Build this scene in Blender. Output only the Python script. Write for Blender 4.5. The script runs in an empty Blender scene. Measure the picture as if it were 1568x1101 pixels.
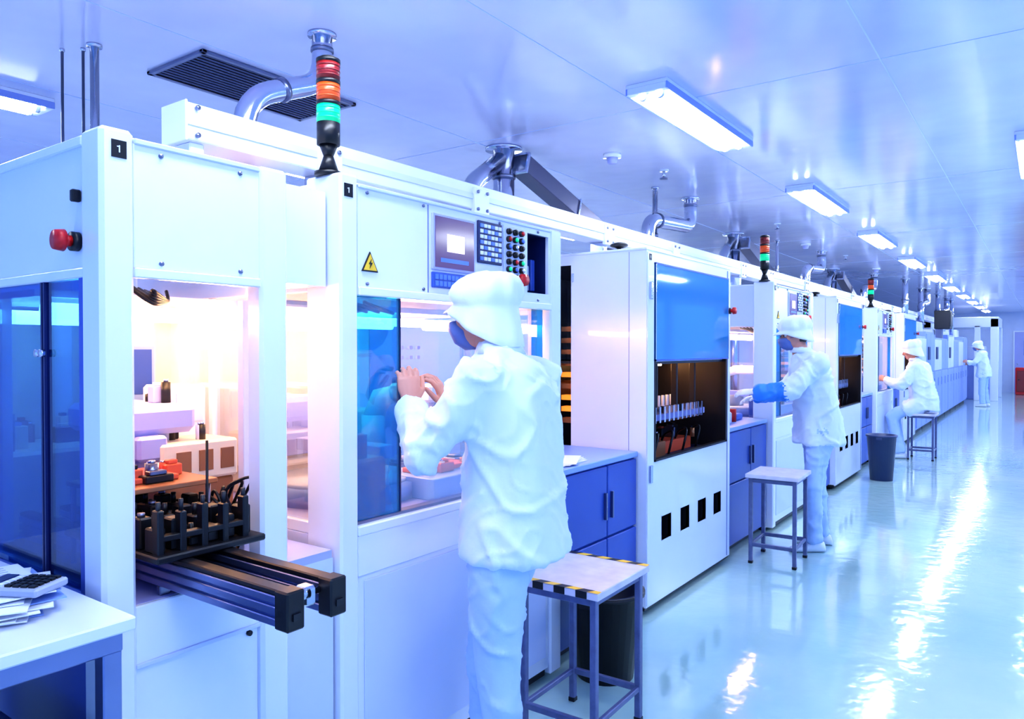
import bpy, bmesh, math, random
from mathutils import Vector, Matrix, noise
from mathutils.bvhtree import BVHTree
random.seed(7)
scene = bpy.context.scene
V = Vector

# ------------------------------------------------------------------ materials
MATS = {}
def mat(name, col, rough=0.4, metal=0.0, emit=None, estr=0.0, var=0.06, nscale=6.0, coat=0.0, bump=0.0, spec=0.5):
    m = bpy.data.materials.new(name); m.use_nodes = True
    nt = m.node_tree; p = nt.nodes['Principled BSDF']
    p.inputs['Roughness'].default_value = rough
    p.inputs['Metallic'].default_value = metal
    p.inputs['Specular IOR Level'].default_value = spec
    if coat: p.inputs['Coat Weight'].default_value = coat
    tc = nt.nodes.new('ShaderNodeTexCoord')
    nz = nt.nodes.new('ShaderNodeTexNoise'); nz.inputs['Scale'].default_value = nscale
    nz.inputs['Detail'].default_value = 3
    nt.links.new(tc.outputs['Object'], nz.inputs['Vector'])
    mx = nt.nodes.new('ShaderNodeMix'); mx.data_type = 'RGBA'
    mx.inputs[6].default_value = (*[c*(1-var) for c in col], 1)
    mx.inputs[7].default_value = (*[min(1, c*(1+var)) for c in col], 1)
    nt.links.new(nz.outputs['Fac'], mx.inputs[0])
    nt.links.new(mx.outputs[2], p.inputs['Base Color'])
    if emit:
        p.inputs['Emission Color'].default_value = (*emit, 1)
        p.inputs['Emission Strength'].default_value = estr
    if bump:
        bp = nt.nodes.new('ShaderNodeBump'); bp.inputs['Strength'].default_value = bump
        bp.inputs['Distance'].default_value = 0.01
        nt.links.new(nz.outputs['Fac'], bp.inputs['Height'])
        nt.links.new(bp.outputs['Normal'], p.inputs['Normal'])
    MATS[name] = m
    return m
def glassmat(name, col, gloss=0.12, rough=0.02, body=None, bodyw=0.0, fres=0.4):
    m = bpy.data.materials.new(name); m.use_nodes = True
    nt = m.node_tree; nt.nodes.remove(nt.nodes['Principled BSDF'])
    out = nt.nodes['Material Output']
    t = nt.nodes.new('ShaderNodeBsdfTransparent'); t.inputs[0].default_value = (*col, 1)
    src = t
    if body:
        d = nt.nodes.new('ShaderNodeBsdfDiffuse'); d.inputs[0].default_value = (*body, 1)
        m0 = nt.nodes.new('ShaderNodeMixShader'); m0.inputs[0].default_value = bodyw
        nt.links.new(t.outputs[0], m0.inputs[1]); nt.links.new(d.outputs[0], m0.inputs[2]); src = m0
    g = nt.nodes.new('ShaderNodeBsdfGlossy'); g.inputs['Roughness'].default_value = rough
    g.inputs[0].default_value = (0.85, 0.93, 1, 1)
    fr = nt.nodes.new('ShaderNodeLayerWeight'); fr.inputs[0].default_value = 0.25
    ad = nt.nodes.new('ShaderNodeMath'); ad.operation = 'MULTIPLY_ADD'
    ad.inputs[1].default_value = fres; ad.inputs[2].default_value = gloss
    nt.links.new(fr.outputs['Fresnel'], ad.inputs[0])
    mx = nt.nodes.new('ShaderNodeMixShader')
    nt.links.new(ad.outputs[0], mx.inputs[0]); nt.links.new(src.outputs[0], mx.inputs[1]); nt.links.new(g.outputs[0], mx.inputs[2])
    nt.links.new(mx.outputs[0], out.inputs[0]); MATS[name] = m

mat('white', (0.78, 0.83, 0.97), 0.24, var=0.03, coat=0.3)
mat('white2', (0.62, 0.69, 0.94), 0.30, var=0.03)
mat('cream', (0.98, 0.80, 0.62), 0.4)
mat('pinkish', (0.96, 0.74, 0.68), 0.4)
mat('grey', (0.36, 0.40, 0.52), 0.4)
mat('lilac', (0.42, 0.45, 0.85), 0.4)
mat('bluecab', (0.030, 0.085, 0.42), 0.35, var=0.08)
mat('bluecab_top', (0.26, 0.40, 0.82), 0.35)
mat('rowcab', (0.26, 0.35, 0.78), 0.35)
mat('navy', (0.006, 0.016, 0.10), 0.4)
mat('dark', (0.006, 0.007, 0.014), 0.45)
mat('seam', (0.16, 0.20, 0.45), 0.6)
mat('black', (0.003, 0.003, 0.006), 0.4)
mat('steel', (0.55, 0.58, 0.70), 0.16, 1.0)
mat('steeld', (0.20, 0.22, 0.32), 0.28, 1.0)
mat('alu', (0.22, 0.27, 0.50), 0.3, 0.9)
mat('duct', (0.12, 0.12, 0.18), 0.3, 0.8)
mat('red', (0.50, 0.008, 0.012), 0.35)
mat('towerred', (0.20, 0.010, 0.012), 0.3)
mat('orange', (0.60, 0.07, 0.008), 0.3, emit=(1, .14, .01), estr=0.08)
mat('green', (0.0, 0.50, 0.22), 0.3, emit=(0, 1, .40), estr=0.32)
mat('yellow', (0.85, 0.55, 0.03), 0.4)
mat('screen', (0.03, 0.025, 0.08), 0.12, emit=(0.16, 0.09, 0.25), estr=0.6)
mat('screenlit', (0.8, 0.6, 0.8), 0.3, emit=(0.95, 0.85, 1.0), estr=0.9)
mat('keyblue', (0.10, 0.22, 0.75), 0.3)
mat('keywhite', (0.75, 0.8, 0.95), 0.3)
mat('tube', (1, 1, 1), 0.3, emit=(0.84, 0.92, 1.0), estr=44)
mat('warmlamp', (1, 1, 1), 0.3, emit=(1.0, 0.52, 0.22), estr=62)
mat('warmlamp1', (1, 1, 1), 0.3, emit=(1.0, 0.50, 0.20), estr=46)
mat('amber', (0.9, 0.35, 0.05), 0.4, emit=(1.0, 0.33, 0.03), estr=0.7)
mat('redorange', (0.70, 0.11, 0.05), 0.4)
mat('bronze', (0.40, 0.17, 0.08), 0.35, 0.4)
mat('paper', (0.82, 0.85, 0.95), 0.6)
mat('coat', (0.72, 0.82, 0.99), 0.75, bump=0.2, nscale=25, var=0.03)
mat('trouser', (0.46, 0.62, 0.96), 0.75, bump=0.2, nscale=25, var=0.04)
mat('cap', (0.80, 0.87, 1.0), 0.7, bump=0.2, nscale=25, var=0.03)
mat('skin', (0.60, 0.28, 0.22), 0.5, var=0.08)
mat('glove', (0.85, 0.80, 0.88), 0.5)
mat('lips', (0.45, 0.12, 0.11), 0.45)
mat('hair', (0.02, 0.012, 0.012), 0.5)
mat('eyew', (0.85, 0.85, 0.85), 0.3)
mat('mask', (0.10, 0.16, 0.42), 0.6)
mat('sleeveblue', (0.03, 0.24, 0.80), 0.45)
mat('shoe', (0.80, 0.84, 0.95), 0.5)
mat('stooltop', (0.66, 0.62, 0.78), 0.45, var=0.25, nscale=14)
mat('stoolleg', (0.12, 0.14, 0.28), 0.35, 0.3, var=0.3, nscale=30)
mat('bindark', (0.025, 0.045, 0.14), 0.4)
mat('wallm', (0.58, 0.67, 0.96), 0.5)
glassmat('glassblue', (0.10, 0.55, 0.90), 0.08, body=(0.03, 0.30, 0.62), bodyw=0.28)
glassmat('glasscyan', (0.12, 0.55, 0.90), 0.14, body=(0.03, 0.36, 0.78), bodyw=0.50, rough=0.05)
glassmat('glassdeep', (0.12, 0.36, 0.75), 0.12)
glassmat('glassclear', (0.92, 0.94, 1.0), 0.05)

def floor_mat():
    m = bpy.data.materials.new('epoxy'); m.use_nodes = True; nt = m.node_tree; p = nt.nodes['Principled BSDF']
    tc = nt.nodes.new('ShaderNodeTexCoord')
    n1 = nt.nodes.new('ShaderNodeTexNoise'); n1.inputs['Scale'].default_value = 0.7; n1.inputs['Detail'].default_value = 4
    nt.links.new(tc.outputs['Object'], n1.inputs['Vector'])
    cr = nt.nodes.new('ShaderNodeValToRGB')
    cr.color_ramp.elements[0].position = 0.3; cr.color_ramp.elements[0].color = (0.36, 0.58, 0.60, 1)
    cr.color_ramp.elements[1].position = 0.7; cr.color_ramp.elements[1].color = (0.56, 0.73, 0.71, 1)
    nt.links.new(n1.outputs['Fac'], cr.inputs[0]); nt.links.new(cr.outputs[0], p.inputs['Base Color'])
    n2 = nt.nodes.new('ShaderNodeTexNoise'); n2.inputs['Scale'].default_value = 9; n2.inputs['Detail'].default_value = 2
    nt.links.new(tc.outputs['Object'], n2.inputs['Vector'])
    mr = nt.nodes.new('ShaderNodeMapRange'); mr.inputs['To Min'].default_value = 0.06; mr.inputs['To Max'].default_value = 0.16
    nt.links.new(n2.outputs['Fac'], mr.inputs['Value']); nt.links.new(mr.outputs[0], p.inputs['Roughness'])
    bp = nt.nodes.new('ShaderNodeBump'); bp.inputs['Strength'].default_value = 0.18; bp.inputs['Distance'].default_value = 0.02
    nt.links.new(n2.outputs['Fac'], bp.inputs['Height']); nt.links.new(bp.outputs[0], p.inputs['Normal'])
    p.inputs['Coat Weight'].default_value = 0.6; p.inputs['Coat Roughness'].default_value = 0.06
    MATS['epoxy'] = m
floor_mat()
def ceil_mat():
    m = bpy.data.materials.new('ceilpanel'); m.use_nodes = True; nt = m.node_tree; p = nt.nodes['Principled BSDF']
    tc = nt.nodes.new('ShaderNodeTexCoord')
    n1 = nt.nodes.new('ShaderNodeTexNoise'); n1.inputs['Scale'].default_value = 1.1; n1.inputs['Detail'].default_value = 3
    nt.links.new(tc.outputs['Object'], n1.inputs['Vector'])
    cr = nt.nodes.new('ShaderNodeValToRGB')
    cr.color_ramp.elements[0].position = 0.3; cr.color_ramp.elements[0].color = (0.68, 0.67, 0.94, 1)
    cr.color_ramp.elements[1].position = 0.7; cr.color_ramp.elements[1].color = (0.83, 0.83, 0.98, 1)
    nt.links.new(n1.outputs['Fac'], cr.inputs[0]); nt.links.new(cr.outputs[0], p.inputs['Base Color'])
    bp = nt.nodes.new('ShaderNodeBump'); bp.inputs['Strength'].default_value = 0.25; bp.inputs['Distance'].default_value = 0.08
    nt.links.new(n1.outputs['Fac'], bp.inputs['Height']); nt.links.new(bp.outputs[0], p.inputs['Normal'])
    p.inputs['Roughness'].default_value = 0.20
    p.inputs['Coat Weight'].default_value = 0.8; p.inputs['Coat Roughness'].default_value = 0.13
    MATS['ceilpanel'] = m
ceil_mat()

# ------------------------------------------------------------------ builder
class B:
    def __init__(s): s.v = []; s.f = []; s.m = []; s.sm = []
    def add(s, vs, fs, m, smooth=False):
        o = len(s.v); s.v += [tuple(v) for v in vs]
        for i, f in enumerate(fs):
            s.f.append(tuple(o+k for k in f)); s.m.append(m if isinstance(m, str) else m[i]); s.sm.append(smooth)
    def box(s, x0, x1, y0, y1, z0, z1, m, bev=0.003, rot=None, piv=None):
        if x1 < x0: x0, x1 = x1, x0
        if y1 < y0: y0, y1 = y1, y0
        if z1 < z0: z0, z1 = z1, z0
        bv = min(bev, min(x1-x0, y1-y0, z1-z0)*0.24)
        X = (x0, x1); Y = (y0, y1); Z = (z0, z1)
        if bv < 0.0006:
            vs = [V((X[i], Y[j], Z[k])) for i in (0, 1) for j in (0, 1) for k in (0, 1)]
            fs = [(0, 1, 3, 2), (4, 6, 7, 5), (0, 4, 5, 1), (2, 3, 7, 6), (0, 2, 6, 4), (1, 5, 7, 3)]
        else:
            bm = bmesh.new(); bmesh.ops.create_cube(bm, size=1)
            for v in bm.verts: v.co = V((X[v.co.x > 0], Y[v.co.y > 0], Z[v.co.z > 0]))
            bmesh.ops.bevel(bm, geom=bm.edges[:], offset=bv, segments=1, affect='EDGES', profile=0.7)
            vs = [v.co.copy() for v in bm.verts]; fs = [[v.index for v in f.verts] for f in bm.faces]; bm.free()
        if rot is not None:
            c = V(piv) if piv else V(((x0+x1)/2, (y0+y1)/2, (z0+z1)/2))
            vs = [c + rot @ (v-c) for v in vs]
        s.add(vs, fs, m)
    def loft(s, rings, m, n=20, smooth=True, cap=True):
        vs = []; fs = []
        for (c, a, b, ra, rb) in rings:
            for i in range(n):
                t = 2*math.pi*i/n
                vs.append(V(c) + V(a)*(ra*math.cos(t)) + V(b)*(rb*math.sin(t)))
        for r in range(len(rings)-1):
            for i in range(n):
                j = (i+1) % n
                fs.append((r*n+i, r*n+j, (r+1)*n+j, (r+1)*n+i))
        if cap:
            fs.append(tuple(range(n-1, -1, -1))); fs.append(tuple((len(rings)-1)*n+i for i in range(n)))
        s.add(vs, fs, m, smooth)
    def tube(s, pts, rad, m, n=16, smooth=True):
        pts = [V(p) for p in pts]
        if not isinstance(rad, (list, tuple)): rad = [rad]*len(pts)
        rings = []; N = None
        for i, p in enumerate(pts):
            if i == 0: t = pts[1]-pts[0]
            elif i == len(pts)-1: t = pts[-1]-pts[-2]
            else: t = (pts[i]-pts[i-1]).normalized() + (pts[i+1]-pts[i]).normalized()
            t.normalize()
            if N is None: N = t.orthogonal().normalized()
            N = (N - t*N.dot(t)).normalized()
            rings.append((p, N, t.cross(N), rad[i], rad[i]))
        s.loft(rings, m, n, smooth)
    def cyl(s, p0, p1, r, m, n=20, r1=None): s.tube([p0, p1], [r, r if r1 is None else r1], m, n)
    def ell(s, c, r, m, R=None, n=16):
        vs = []; fs = []; h = n//2; c = V(c); R = R or Matrix.Identity(3)
        vs.append(c + R @ V((0, 0, -r[2])))
        for k in range(1, h):
            ph = -math.pi/2 + math.pi*k/h
            for i in range(n):
                t = 2*math.pi*i/n
                vs.append(c + R @ V((r[0]*math.cos(ph)*math.cos(t), r[1]*math.cos(ph)*math.sin(t), r[2]*math.sin(ph))))
        vs.append(c + R @ V((0, 0, r[2])))
        for i in range(n): fs.append((0, 1+(i+1) % n, 1+i))
        for k in range(h-2):
            for i in range(n):
                a = 1+k*n+i; b = 1+k*n+(i+1) % n
                fs.append((a, b, b+n, a+n))
        o = 1+(h-2)*n; T = len(vs)-1
        for i in range(n): fs.append((o+i, o+(i+1) % n, T))
        s.add(vs, fs, m, True)
    def prism(s, poly, x0, x1, m):
        n = len(poly)
        vs = [V((x0, p[0], p[1])) for p in poly]+[V((x1, p[0], p[1])) for p in poly]
        fs = [tuple(range(n-1, -1, -1)), tuple(range(n, 2*n))]+[(i, (i+1) % n, n+(i+1) % n, n+i) for i in range(n)]
        s.add(vs, fs, m)
    def build(s, name, recalc=True):
        me = bpy.data.meshes.new(name)
        xs = [v[0] for v in s.v]; ys = [v[1] for v in s.v]; zs = [v[2] for v in s.v]
        o = V(((min(xs)+max(xs))/2, (min(ys)+max(ys))/2, min(zs)))
        me.from_pydata([tuple(V(v)-o) for v in s.v], [], s.f)
        names = []
        for k in s.m:
            if k not in names: names.append(k)
        for k in names: me.materials.append(MATS[k])
        idx = {k: i for i, k in enumerate(names)}
        me.polygons.foreach_set('material_index', [idx[k] for k in s.m])
        me.polygons.foreach_set('use_smooth', s.sm)
        if recalc:
            bm = bmesh.new(); bm.from_mesh(me); bmesh.ops.recalc_face_normals(bm, faces=bm.faces); bm.to_mesh(me); bm.free()
        me.update()
        ob = bpy.data.objects.new(name, me); ob.location = o
        scene.collection.objects.link(ob)
        return ob

def arc_path(pts, r=0.1, n=6):
    pts = [V(p) for p in pts]; out = [pts[0]]
    for i in range(1, len(pts)-1):
        a = (pts[i-1]-pts[i]); b = (pts[i+1]-pts[i]); rr = min(r, a.length*0.49, b.length*0.49)
        A = pts[i]+a.normalized()*rr; C = pts[i]+b.normalized()*rr
        for k in range(n+1):
            t = k/n; out.append(A*(1-t)**2 + pts[i]*2*t*(1-t) + C*t*t)
    out.append(pts[-1]); return out
def clutter(b, x0, x1, y0, y1, z, n, hmax=0.12, ms=('bronze', 'white2', 'lilac', 'dark', 'cream', 'steeld', 'redorange')):
    rg = random.Random(int((x0*7+y0*13+z*5)*100) % 9973)
    for k in range(n):
        w = rg.uniform(.03, .09); d = rg.uniform(.03, .09); h = rg.uniform(.02, hmax)
        x = rg.uniform(x0, x1-w); y = rg.uniform(y0, y1-d); m = ms[rg.randrange(len(ms))]
        if rg.random() < .65:
            b.box(x, x+w, y, y+d, z, z+h, m, 0.003); b.box(x+w*.2, x+w*.8, y+d*.2, y+d*.8, z+h, z+h+.012, ms[rg.randrange(len(ms))], 0.002)
        else:
            b.cyl((x+w/2, y+d/2, z), (x+w/2, y+d/2, z+h*1.3), w*.28, m, 12); b.cyl((x+w/2, y+d/2, z+h*1.3), (x+w/2, y+d/2, z+h*1.5), w*.15, 'steel', 10)

# ------------------------------------------------------------------ room
H = 2.8
b = B(); b.box(-4.5, 5, -3, 31, -0.1, 0, 'epoxy', 0); b.build('floor')
b = B(); b.box(-4.5, 5, -3, 31, H, H+0.1, 'ceilpanel', 0)
for k in range(-4, 4):
    x = 1.19+1.15*k; b.box(x-0.003, x+0.003, -3, 31, H-0.0015, H+0.01, 'wallm' if k else 'white', 0)
for k in range(12):
    y = 0.9+2.76*k; b.box(-4.5, 5, y-0.002, y+0.002, H-0.0015, H+0.01, 'wallm', 0)
b.build('ceiling')
b = B(); b.box(-4.6, -4.5, -3, 31, 0, H, 'wallm', 0); b.build('wall_left')
b = B(); b.box(-4.6, 5.1, 31, 31.1, 0, H, 'wallm', 0); b.build('wall_far')
b = B()
b.box(5, 5.1, -3, 31, 0, 0.8, 'wallm', 0); b.box(5, 5.1, -3, 31, 2.55, H, 'wallm', 0)
for k in range(12): b.box(5, 5.1, -3+k*3.05, -2.7+k*3.05, 0.8, 2.55, 'wallm', 0)
b.build('unseen_wall_right')  # unseen wall; openings added so blue world light fills the machine fronts
b = B()
b.box(0.9, 0.94, 30.94, 30.995, 0, 2.1, 'white'); b.box(1.9, 1.94, 30.94, 30.995, 0, 2.1, 'white'); b.box(0.9, 1.94, 30.94, 30.995, 2.1, 2.14, 'white')
b.box(0.94, 1.9, 30.96, 30.99, 0, 2.1, 'lilac'); b.box(1.2, 1.6, 30.95, 30.97, 1.3, 1.8, 'glassdeep'); b.cyl((1.02, 30.96, 1.0), (1.02, 30.91, 1.0), 0.02, 'steel')
b.build('door_1')
b = B(); b.box(1.0, 1.5, 29.6, 30.0, 0.0, 0.9, 'red', 0.02); b.box(1.04, 1.46, 29.58, 29.62, 0.1, 0.8, 'towerred', 0.01); b.cyl((1.1, 29.58, 0.5), (1.1, 29.55, 0.5), 0.02, 'black')
b.build('fire_hose_cabinet')

# ------------------------------------------------------------------ ceiling lights
def ceil_light(x0, y0, L=1.28, W=0.22):
    b = B()
    b.box(x0, x0+W, y0, y0+L, H-0.02, H, 'white')
    b.box(x0+0.02, x0+W-0.02, y0+0.03, y0+L-0.03, H-0.028, H-0.018, 'white')
    for xx in (x0, x0+W-0.008): b.box(xx, xx+0.008, y0, y0+L, H-0.052, H-0.018, 'rowcab')
    for yy in (y0, y0+L-0.04): b.box(x0+0.008, x0+W-0.008, yy, yy+0.04, H-0.052, H-0.018, 'white')
    for xx in (x0+W*0.30, x0+W*0.70):
        b.cyl((xx, y0+0.05, H-0.048), (xx, y0+L-0.05, H-0.048), 0.023, 'tube', 8)
        for yy in (y0+0.05, y0+L-0.07): b.cyl((xx, yy, H-0.048), (xx, yy+0.02, H-0.048), 0.026, 'white', 10)
    b.build('ceiling_light')
for k in range(-1, 10): ceil_light(0.11, 3.30+2.76*k)
for k in (-2, 0, 1, 2, 3, 4, 5, 6, 7, 8): ceil_light(1.64, 5.35+2.76*k)
for k in range(0, 9, 2): ceil_light(3.5, 0.5+2.76*k)
for k in range(0, 5): ceil_light(-2.6, 0.46+2.76*k)

# vent
b = B()
x0, x1, y0, y1 = -1.62, -1.16, 1.82, 2.70
for a in ((x0, x1, y0, y0+0.025), (x0, x1, y1-0.025, y1), (x0, x0+0.025, y0, y1), (x1-0.025, x1, y0, y1)):
    b.box(*a, H-0.015, H, 'steeld')
b.box(x0+0.01, x1-0.01, y0+0.01, y1-0.01, H-0.004, H, 'dark')
for k in range(13):
    xx = x0+0.040+k*0.031
    b.box(xx, xx+0.016, y0+0.025, y1-0.025, H-0.013, H-0.006, 'duct', 0, rot=Matrix.Rotation(0.3, 3, 'Y'))
b.build('ceiling_vent_grille')
for (x, y) in ((-0.55, 4.4), (-0.6, 9.5), (-0.4, 13)):
    b = B(); b.cyl((x, y, H), (x, y, H-0.025), 0.06, 'white'); b.cyl((x, y, H-0.025), (x, y, H-0.06), 0.04, 'lilac', r1=0.03); b.build('smoke_detector')
for (x, y) in ((-0.45, 5.0), (-0.9, 2.3), (-0.45, 7.8), (-0.45, 11)):
    b = B(); b.cyl((x, y, H), (x, y, H-0.01), 0.035, 'white'); b.cyl((x, y, H-0.01), (x, y, H-0.06), 0.012, 'steel'); b.cyl((x, y, H-0.06), (x, y, H-0.066), 0.03, 'steeld'); b.build('fire_sprinkler')

# pipes
def elbow_pipe(x, ya, yb, r, zlow=2.42, zhi=2.60, zend=2.05):
    b = B()
    b.tube(arc_path([(x, ya, H), (x, ya, zhi), (x, yb, zlow), (x, yb, zend)], 0.13), r, 'steel', 20)
    b.cyl((x, ya, H), (x, ya, H-0.012), r*1.4, 'steel')
    b.cyl((x, ya, H-0.06), (x, ya, H-0.075), r*1.12, 'steeld')
    b.cyl((x, yb+0.16, zlow+(zhi-zlow)*0.16/(ya-yb)), (x, yb+0.18, zlow+(zhi-zlow)*0.18/(ya-yb)), r*1.12, 'steeld')
    b.cyl((x, yb, zend), (x, yb, zend+0.03), r*1.4, 'steeld')
    b.build('exhaust_pipe')
elbow_pipe(-0.63, 2.03, 1.66, 0.042, 2.44, 2.60, 2.043)
elbow_pipe(-0.68, 6.06, 5.22, 0.055, 2.50, 2.55, 0.0)
elbow_pipe(-0.6, 10.3, 9.5, 0.055, 2.50, 2.55, 2.071)
elbow_pipe(-0.6, 14.0, 13.1, 0.055, 2.50, 2.55, 2.071)
elbow_pipe(-0.25, 18.0, 17.0, 0.06, 2.40, 2.5, 2.0)
elbow_pipe(-0.22, 21.5, 20.4, 0.06, 2.40, 2.5, 2.0)
def yduct(x, y, zm, zb):
    b = B()
    b.cyl((x, y, H), (x, y, zm), 0.07, 'steel', 24); b.cyl((x, y, H), (x, y, H-0.015), 0.12, 'steel', 24)
    b.cyl((x, y, 2.62), (x, y, 2.60), 0.078, 'steeld', 24)
    R = Matrix.Rotation(-0.29, 3, 'X')
    b.box(x+0.05, x+0.17, y+0.03, y+1.40, 2.63, 2.75, 'duct', 0.004, rot=R, piv=(x+.1, y+.03, 2.74))
    for q in (0.03, 0.7, 1.38): b.box(x+0.04, x+0.18, y+q, y+q+0.02, 2.62, 2.76, 'steel', 0.002, rot=R, piv=(x+.1, y+.03, 2.74))
    b.tube(arc_path([(x, y, 2.74), (x, y-0.35, 2.50), (x, y-0.36, zb)], 0.1), 0.055, 'steel')
    b.build('exhaust_duct')
yduct(-1.05, 3.86, 2.071, 0.0); yduct(-1.05, 8.2, 0.0, 0.0); yduct(-1.0, 12.7, 0.0, 0.0)
for (x, y, r) in ((-1.50, 1.53, 0.018), (-1.66, 1.47, 0.006), (-1.58, 1.52, 0.006)):
    b = B(); b.cyl((x, y, 0.0), (x, y, H), r, 'steel' if r > .01 else 'steeld'); b.cyl((x, y, H-0.012), (x, y, H), r*1.7, 'steel'); b.cyl((x, y, 0.0), (x, y, 0.03), r*1.7, 'steel')
    b.build('utility_pipe')
for (x, y, z) in ((-0.75, 5.5, 0), (-0.8, 9.0, 2.071), (-0.25, 19.9, 1.85), (-0.35, 17.8, 1.85), (-0.3, 15.3, 1.85), (-0.2, 22.4, 1.85)):
    b = B(); r = 0.02 if y < 10 else 0.05
    b.cyl((x, y, z), (x, y, H), r, 'steel'); b.cyl((x, y, H-.01), (x, y, H), r*1.6, 'steel')
    b.cyl((x, y, 2.4), (x, y, 2.43), r*1.3, 'steeld'); b.build('vent_riser')

# ------------------------------------------------------------------ machine parts
def number_label(b, y, z, s=0.042, x=0.0):
    b.box(x, x+0.002, y, y+s*0.85, z, z+s, 'black', 0)
    b.box(x+0.002, x+0.003, y+s*0.40, y+s*0.47, z+s*0.3, z+s*0.7, 'keywhite', 0)
    b.box(x+0.002, x+0.003, y+s*0.30, y+s*0.42, z+s*0.60, z+s*0.66, 'keywhite', 0)
def screws(b, ys, zs, x=0.0):
    for y in ys:
        for z in zs: b.cyl((x-0.002, y, z), (x+0.005, y, z), 0.006, 'steeld', 8)
def tower(b, x, y, z, s=1.0):
    b.cyl((x, y, z), (x, y, z+0.012*s), 0.045*s, 'black')
    b.cyl((x, y, z+0.01*s), (x, y, z+0.07*s), 0.034*s, 'black', r1=0.014*s)
    b.cyl((x, y, z+0.06*s), (x, y, z+0.10*s), 0.014*s, 'black', r1=0.03*s)
    b.cyl((x, y, z+0.10*s), (x, y, z+0.17*s), 0.037*s, 'black')
    zz = z+0.17*s
    for c in ('green', 'orange', 'towerred'):
        b.cyl((x, y, zz), (x, y, zz+0.058*s), 0.037*s, c, 24)
        for k in range(3): b.cyl((x, y, zz+0.012*s+k*0.016*s), (x, y, zz+0.016*s+k*0.016*s), 0.0382*s, c, 24)
        b.cyl((x, y, zz+0.056*s), (x, y, zz+0.068*s), 0.0385*s, 'black', 24); zz += 0.068*s
    b.cyl((x, y, zz), (x, y, zz+0.008), 0.036*s, 'dark', 24, r1=0.025*s)
def estop(b, p, d, s=1.0):
    p = V(p); d = V(d)
    b.cyl(p, p+d*0.02*s, 0.028*s, 'black'); b.cyl(p+d*0.02*s, p+d*0.04*s, 0.016*s, 'red'); b.cyl(p+d*0.04*s, p+d*0.065*s, 0.032*s, 'red', 24, r1=0.028*s)
def caster_knob(b, x, y, z):
    b.cyl((x, y, z), (x, y, z+0.02), 0.03, 'black'); b.cyl((x, y, z+0.02), (x, y, z+0.035), 0.012, 'black'); b.ell((x, y, z+0.045), (0.055, 0.055, 0.018), 'black')

def front_grid(b, y0, y1, z0, z1, holes, x0, x1, m):
    ys = sorted({y0, y1, *[h[0] for h in holes], *[h[1] for h in holes]})
    zs = sorted({z0, z1, *[h[2] for h in holes], *[h[3] for h in holes]})
    for i in range(len(ys)-1):
        for j in range(len(zs)-1):
            cy = (ys[i]+ys[i+1])/2; cz = (zs[j]+zs[j+1])/2
            if any(h[0] < cy < h[1] and h[2] < cz < h[3] for h in holes): continue
            b.box(x0, x1, ys[i], ys[i+1], zs[j], zs[j+1], m, 0)

def robot_arm(b, x, y, z, s=1.0, m='white'):
    b.cyl((x, y, z), (x, y, z+0.10*s), 0.075*s, 'grey'); b.cyl((x, y, z+0.10*s), (x, y, z+0.28*s), 0.055*s, m)
    b.tube([(x, y, z+0.26*s), (x+0.03*s, y+0.02*s, z+0.36*s), (x+0.20*s, y+0.05*s, z+0.40*s)], [0.05*s, 0.05*s, 0.04*s], m)
    b.box(x+0.10*s, x+0.36*s, y, y+0.1*s, z+0.35*s, z+0.43*s, m, 0.012)
    b.cyl((x+0.33*s, y+0.05*s, z+0.38*s), (x+0.33*s, y+0.05*s, z+0.16*s), 0.02*s, 'steel'); b.box(x+0.29*s, x+0.37*s, y+0.01*s, y+0.09*s, z+0.13*s, z+0.17*s, 'dark')

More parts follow.
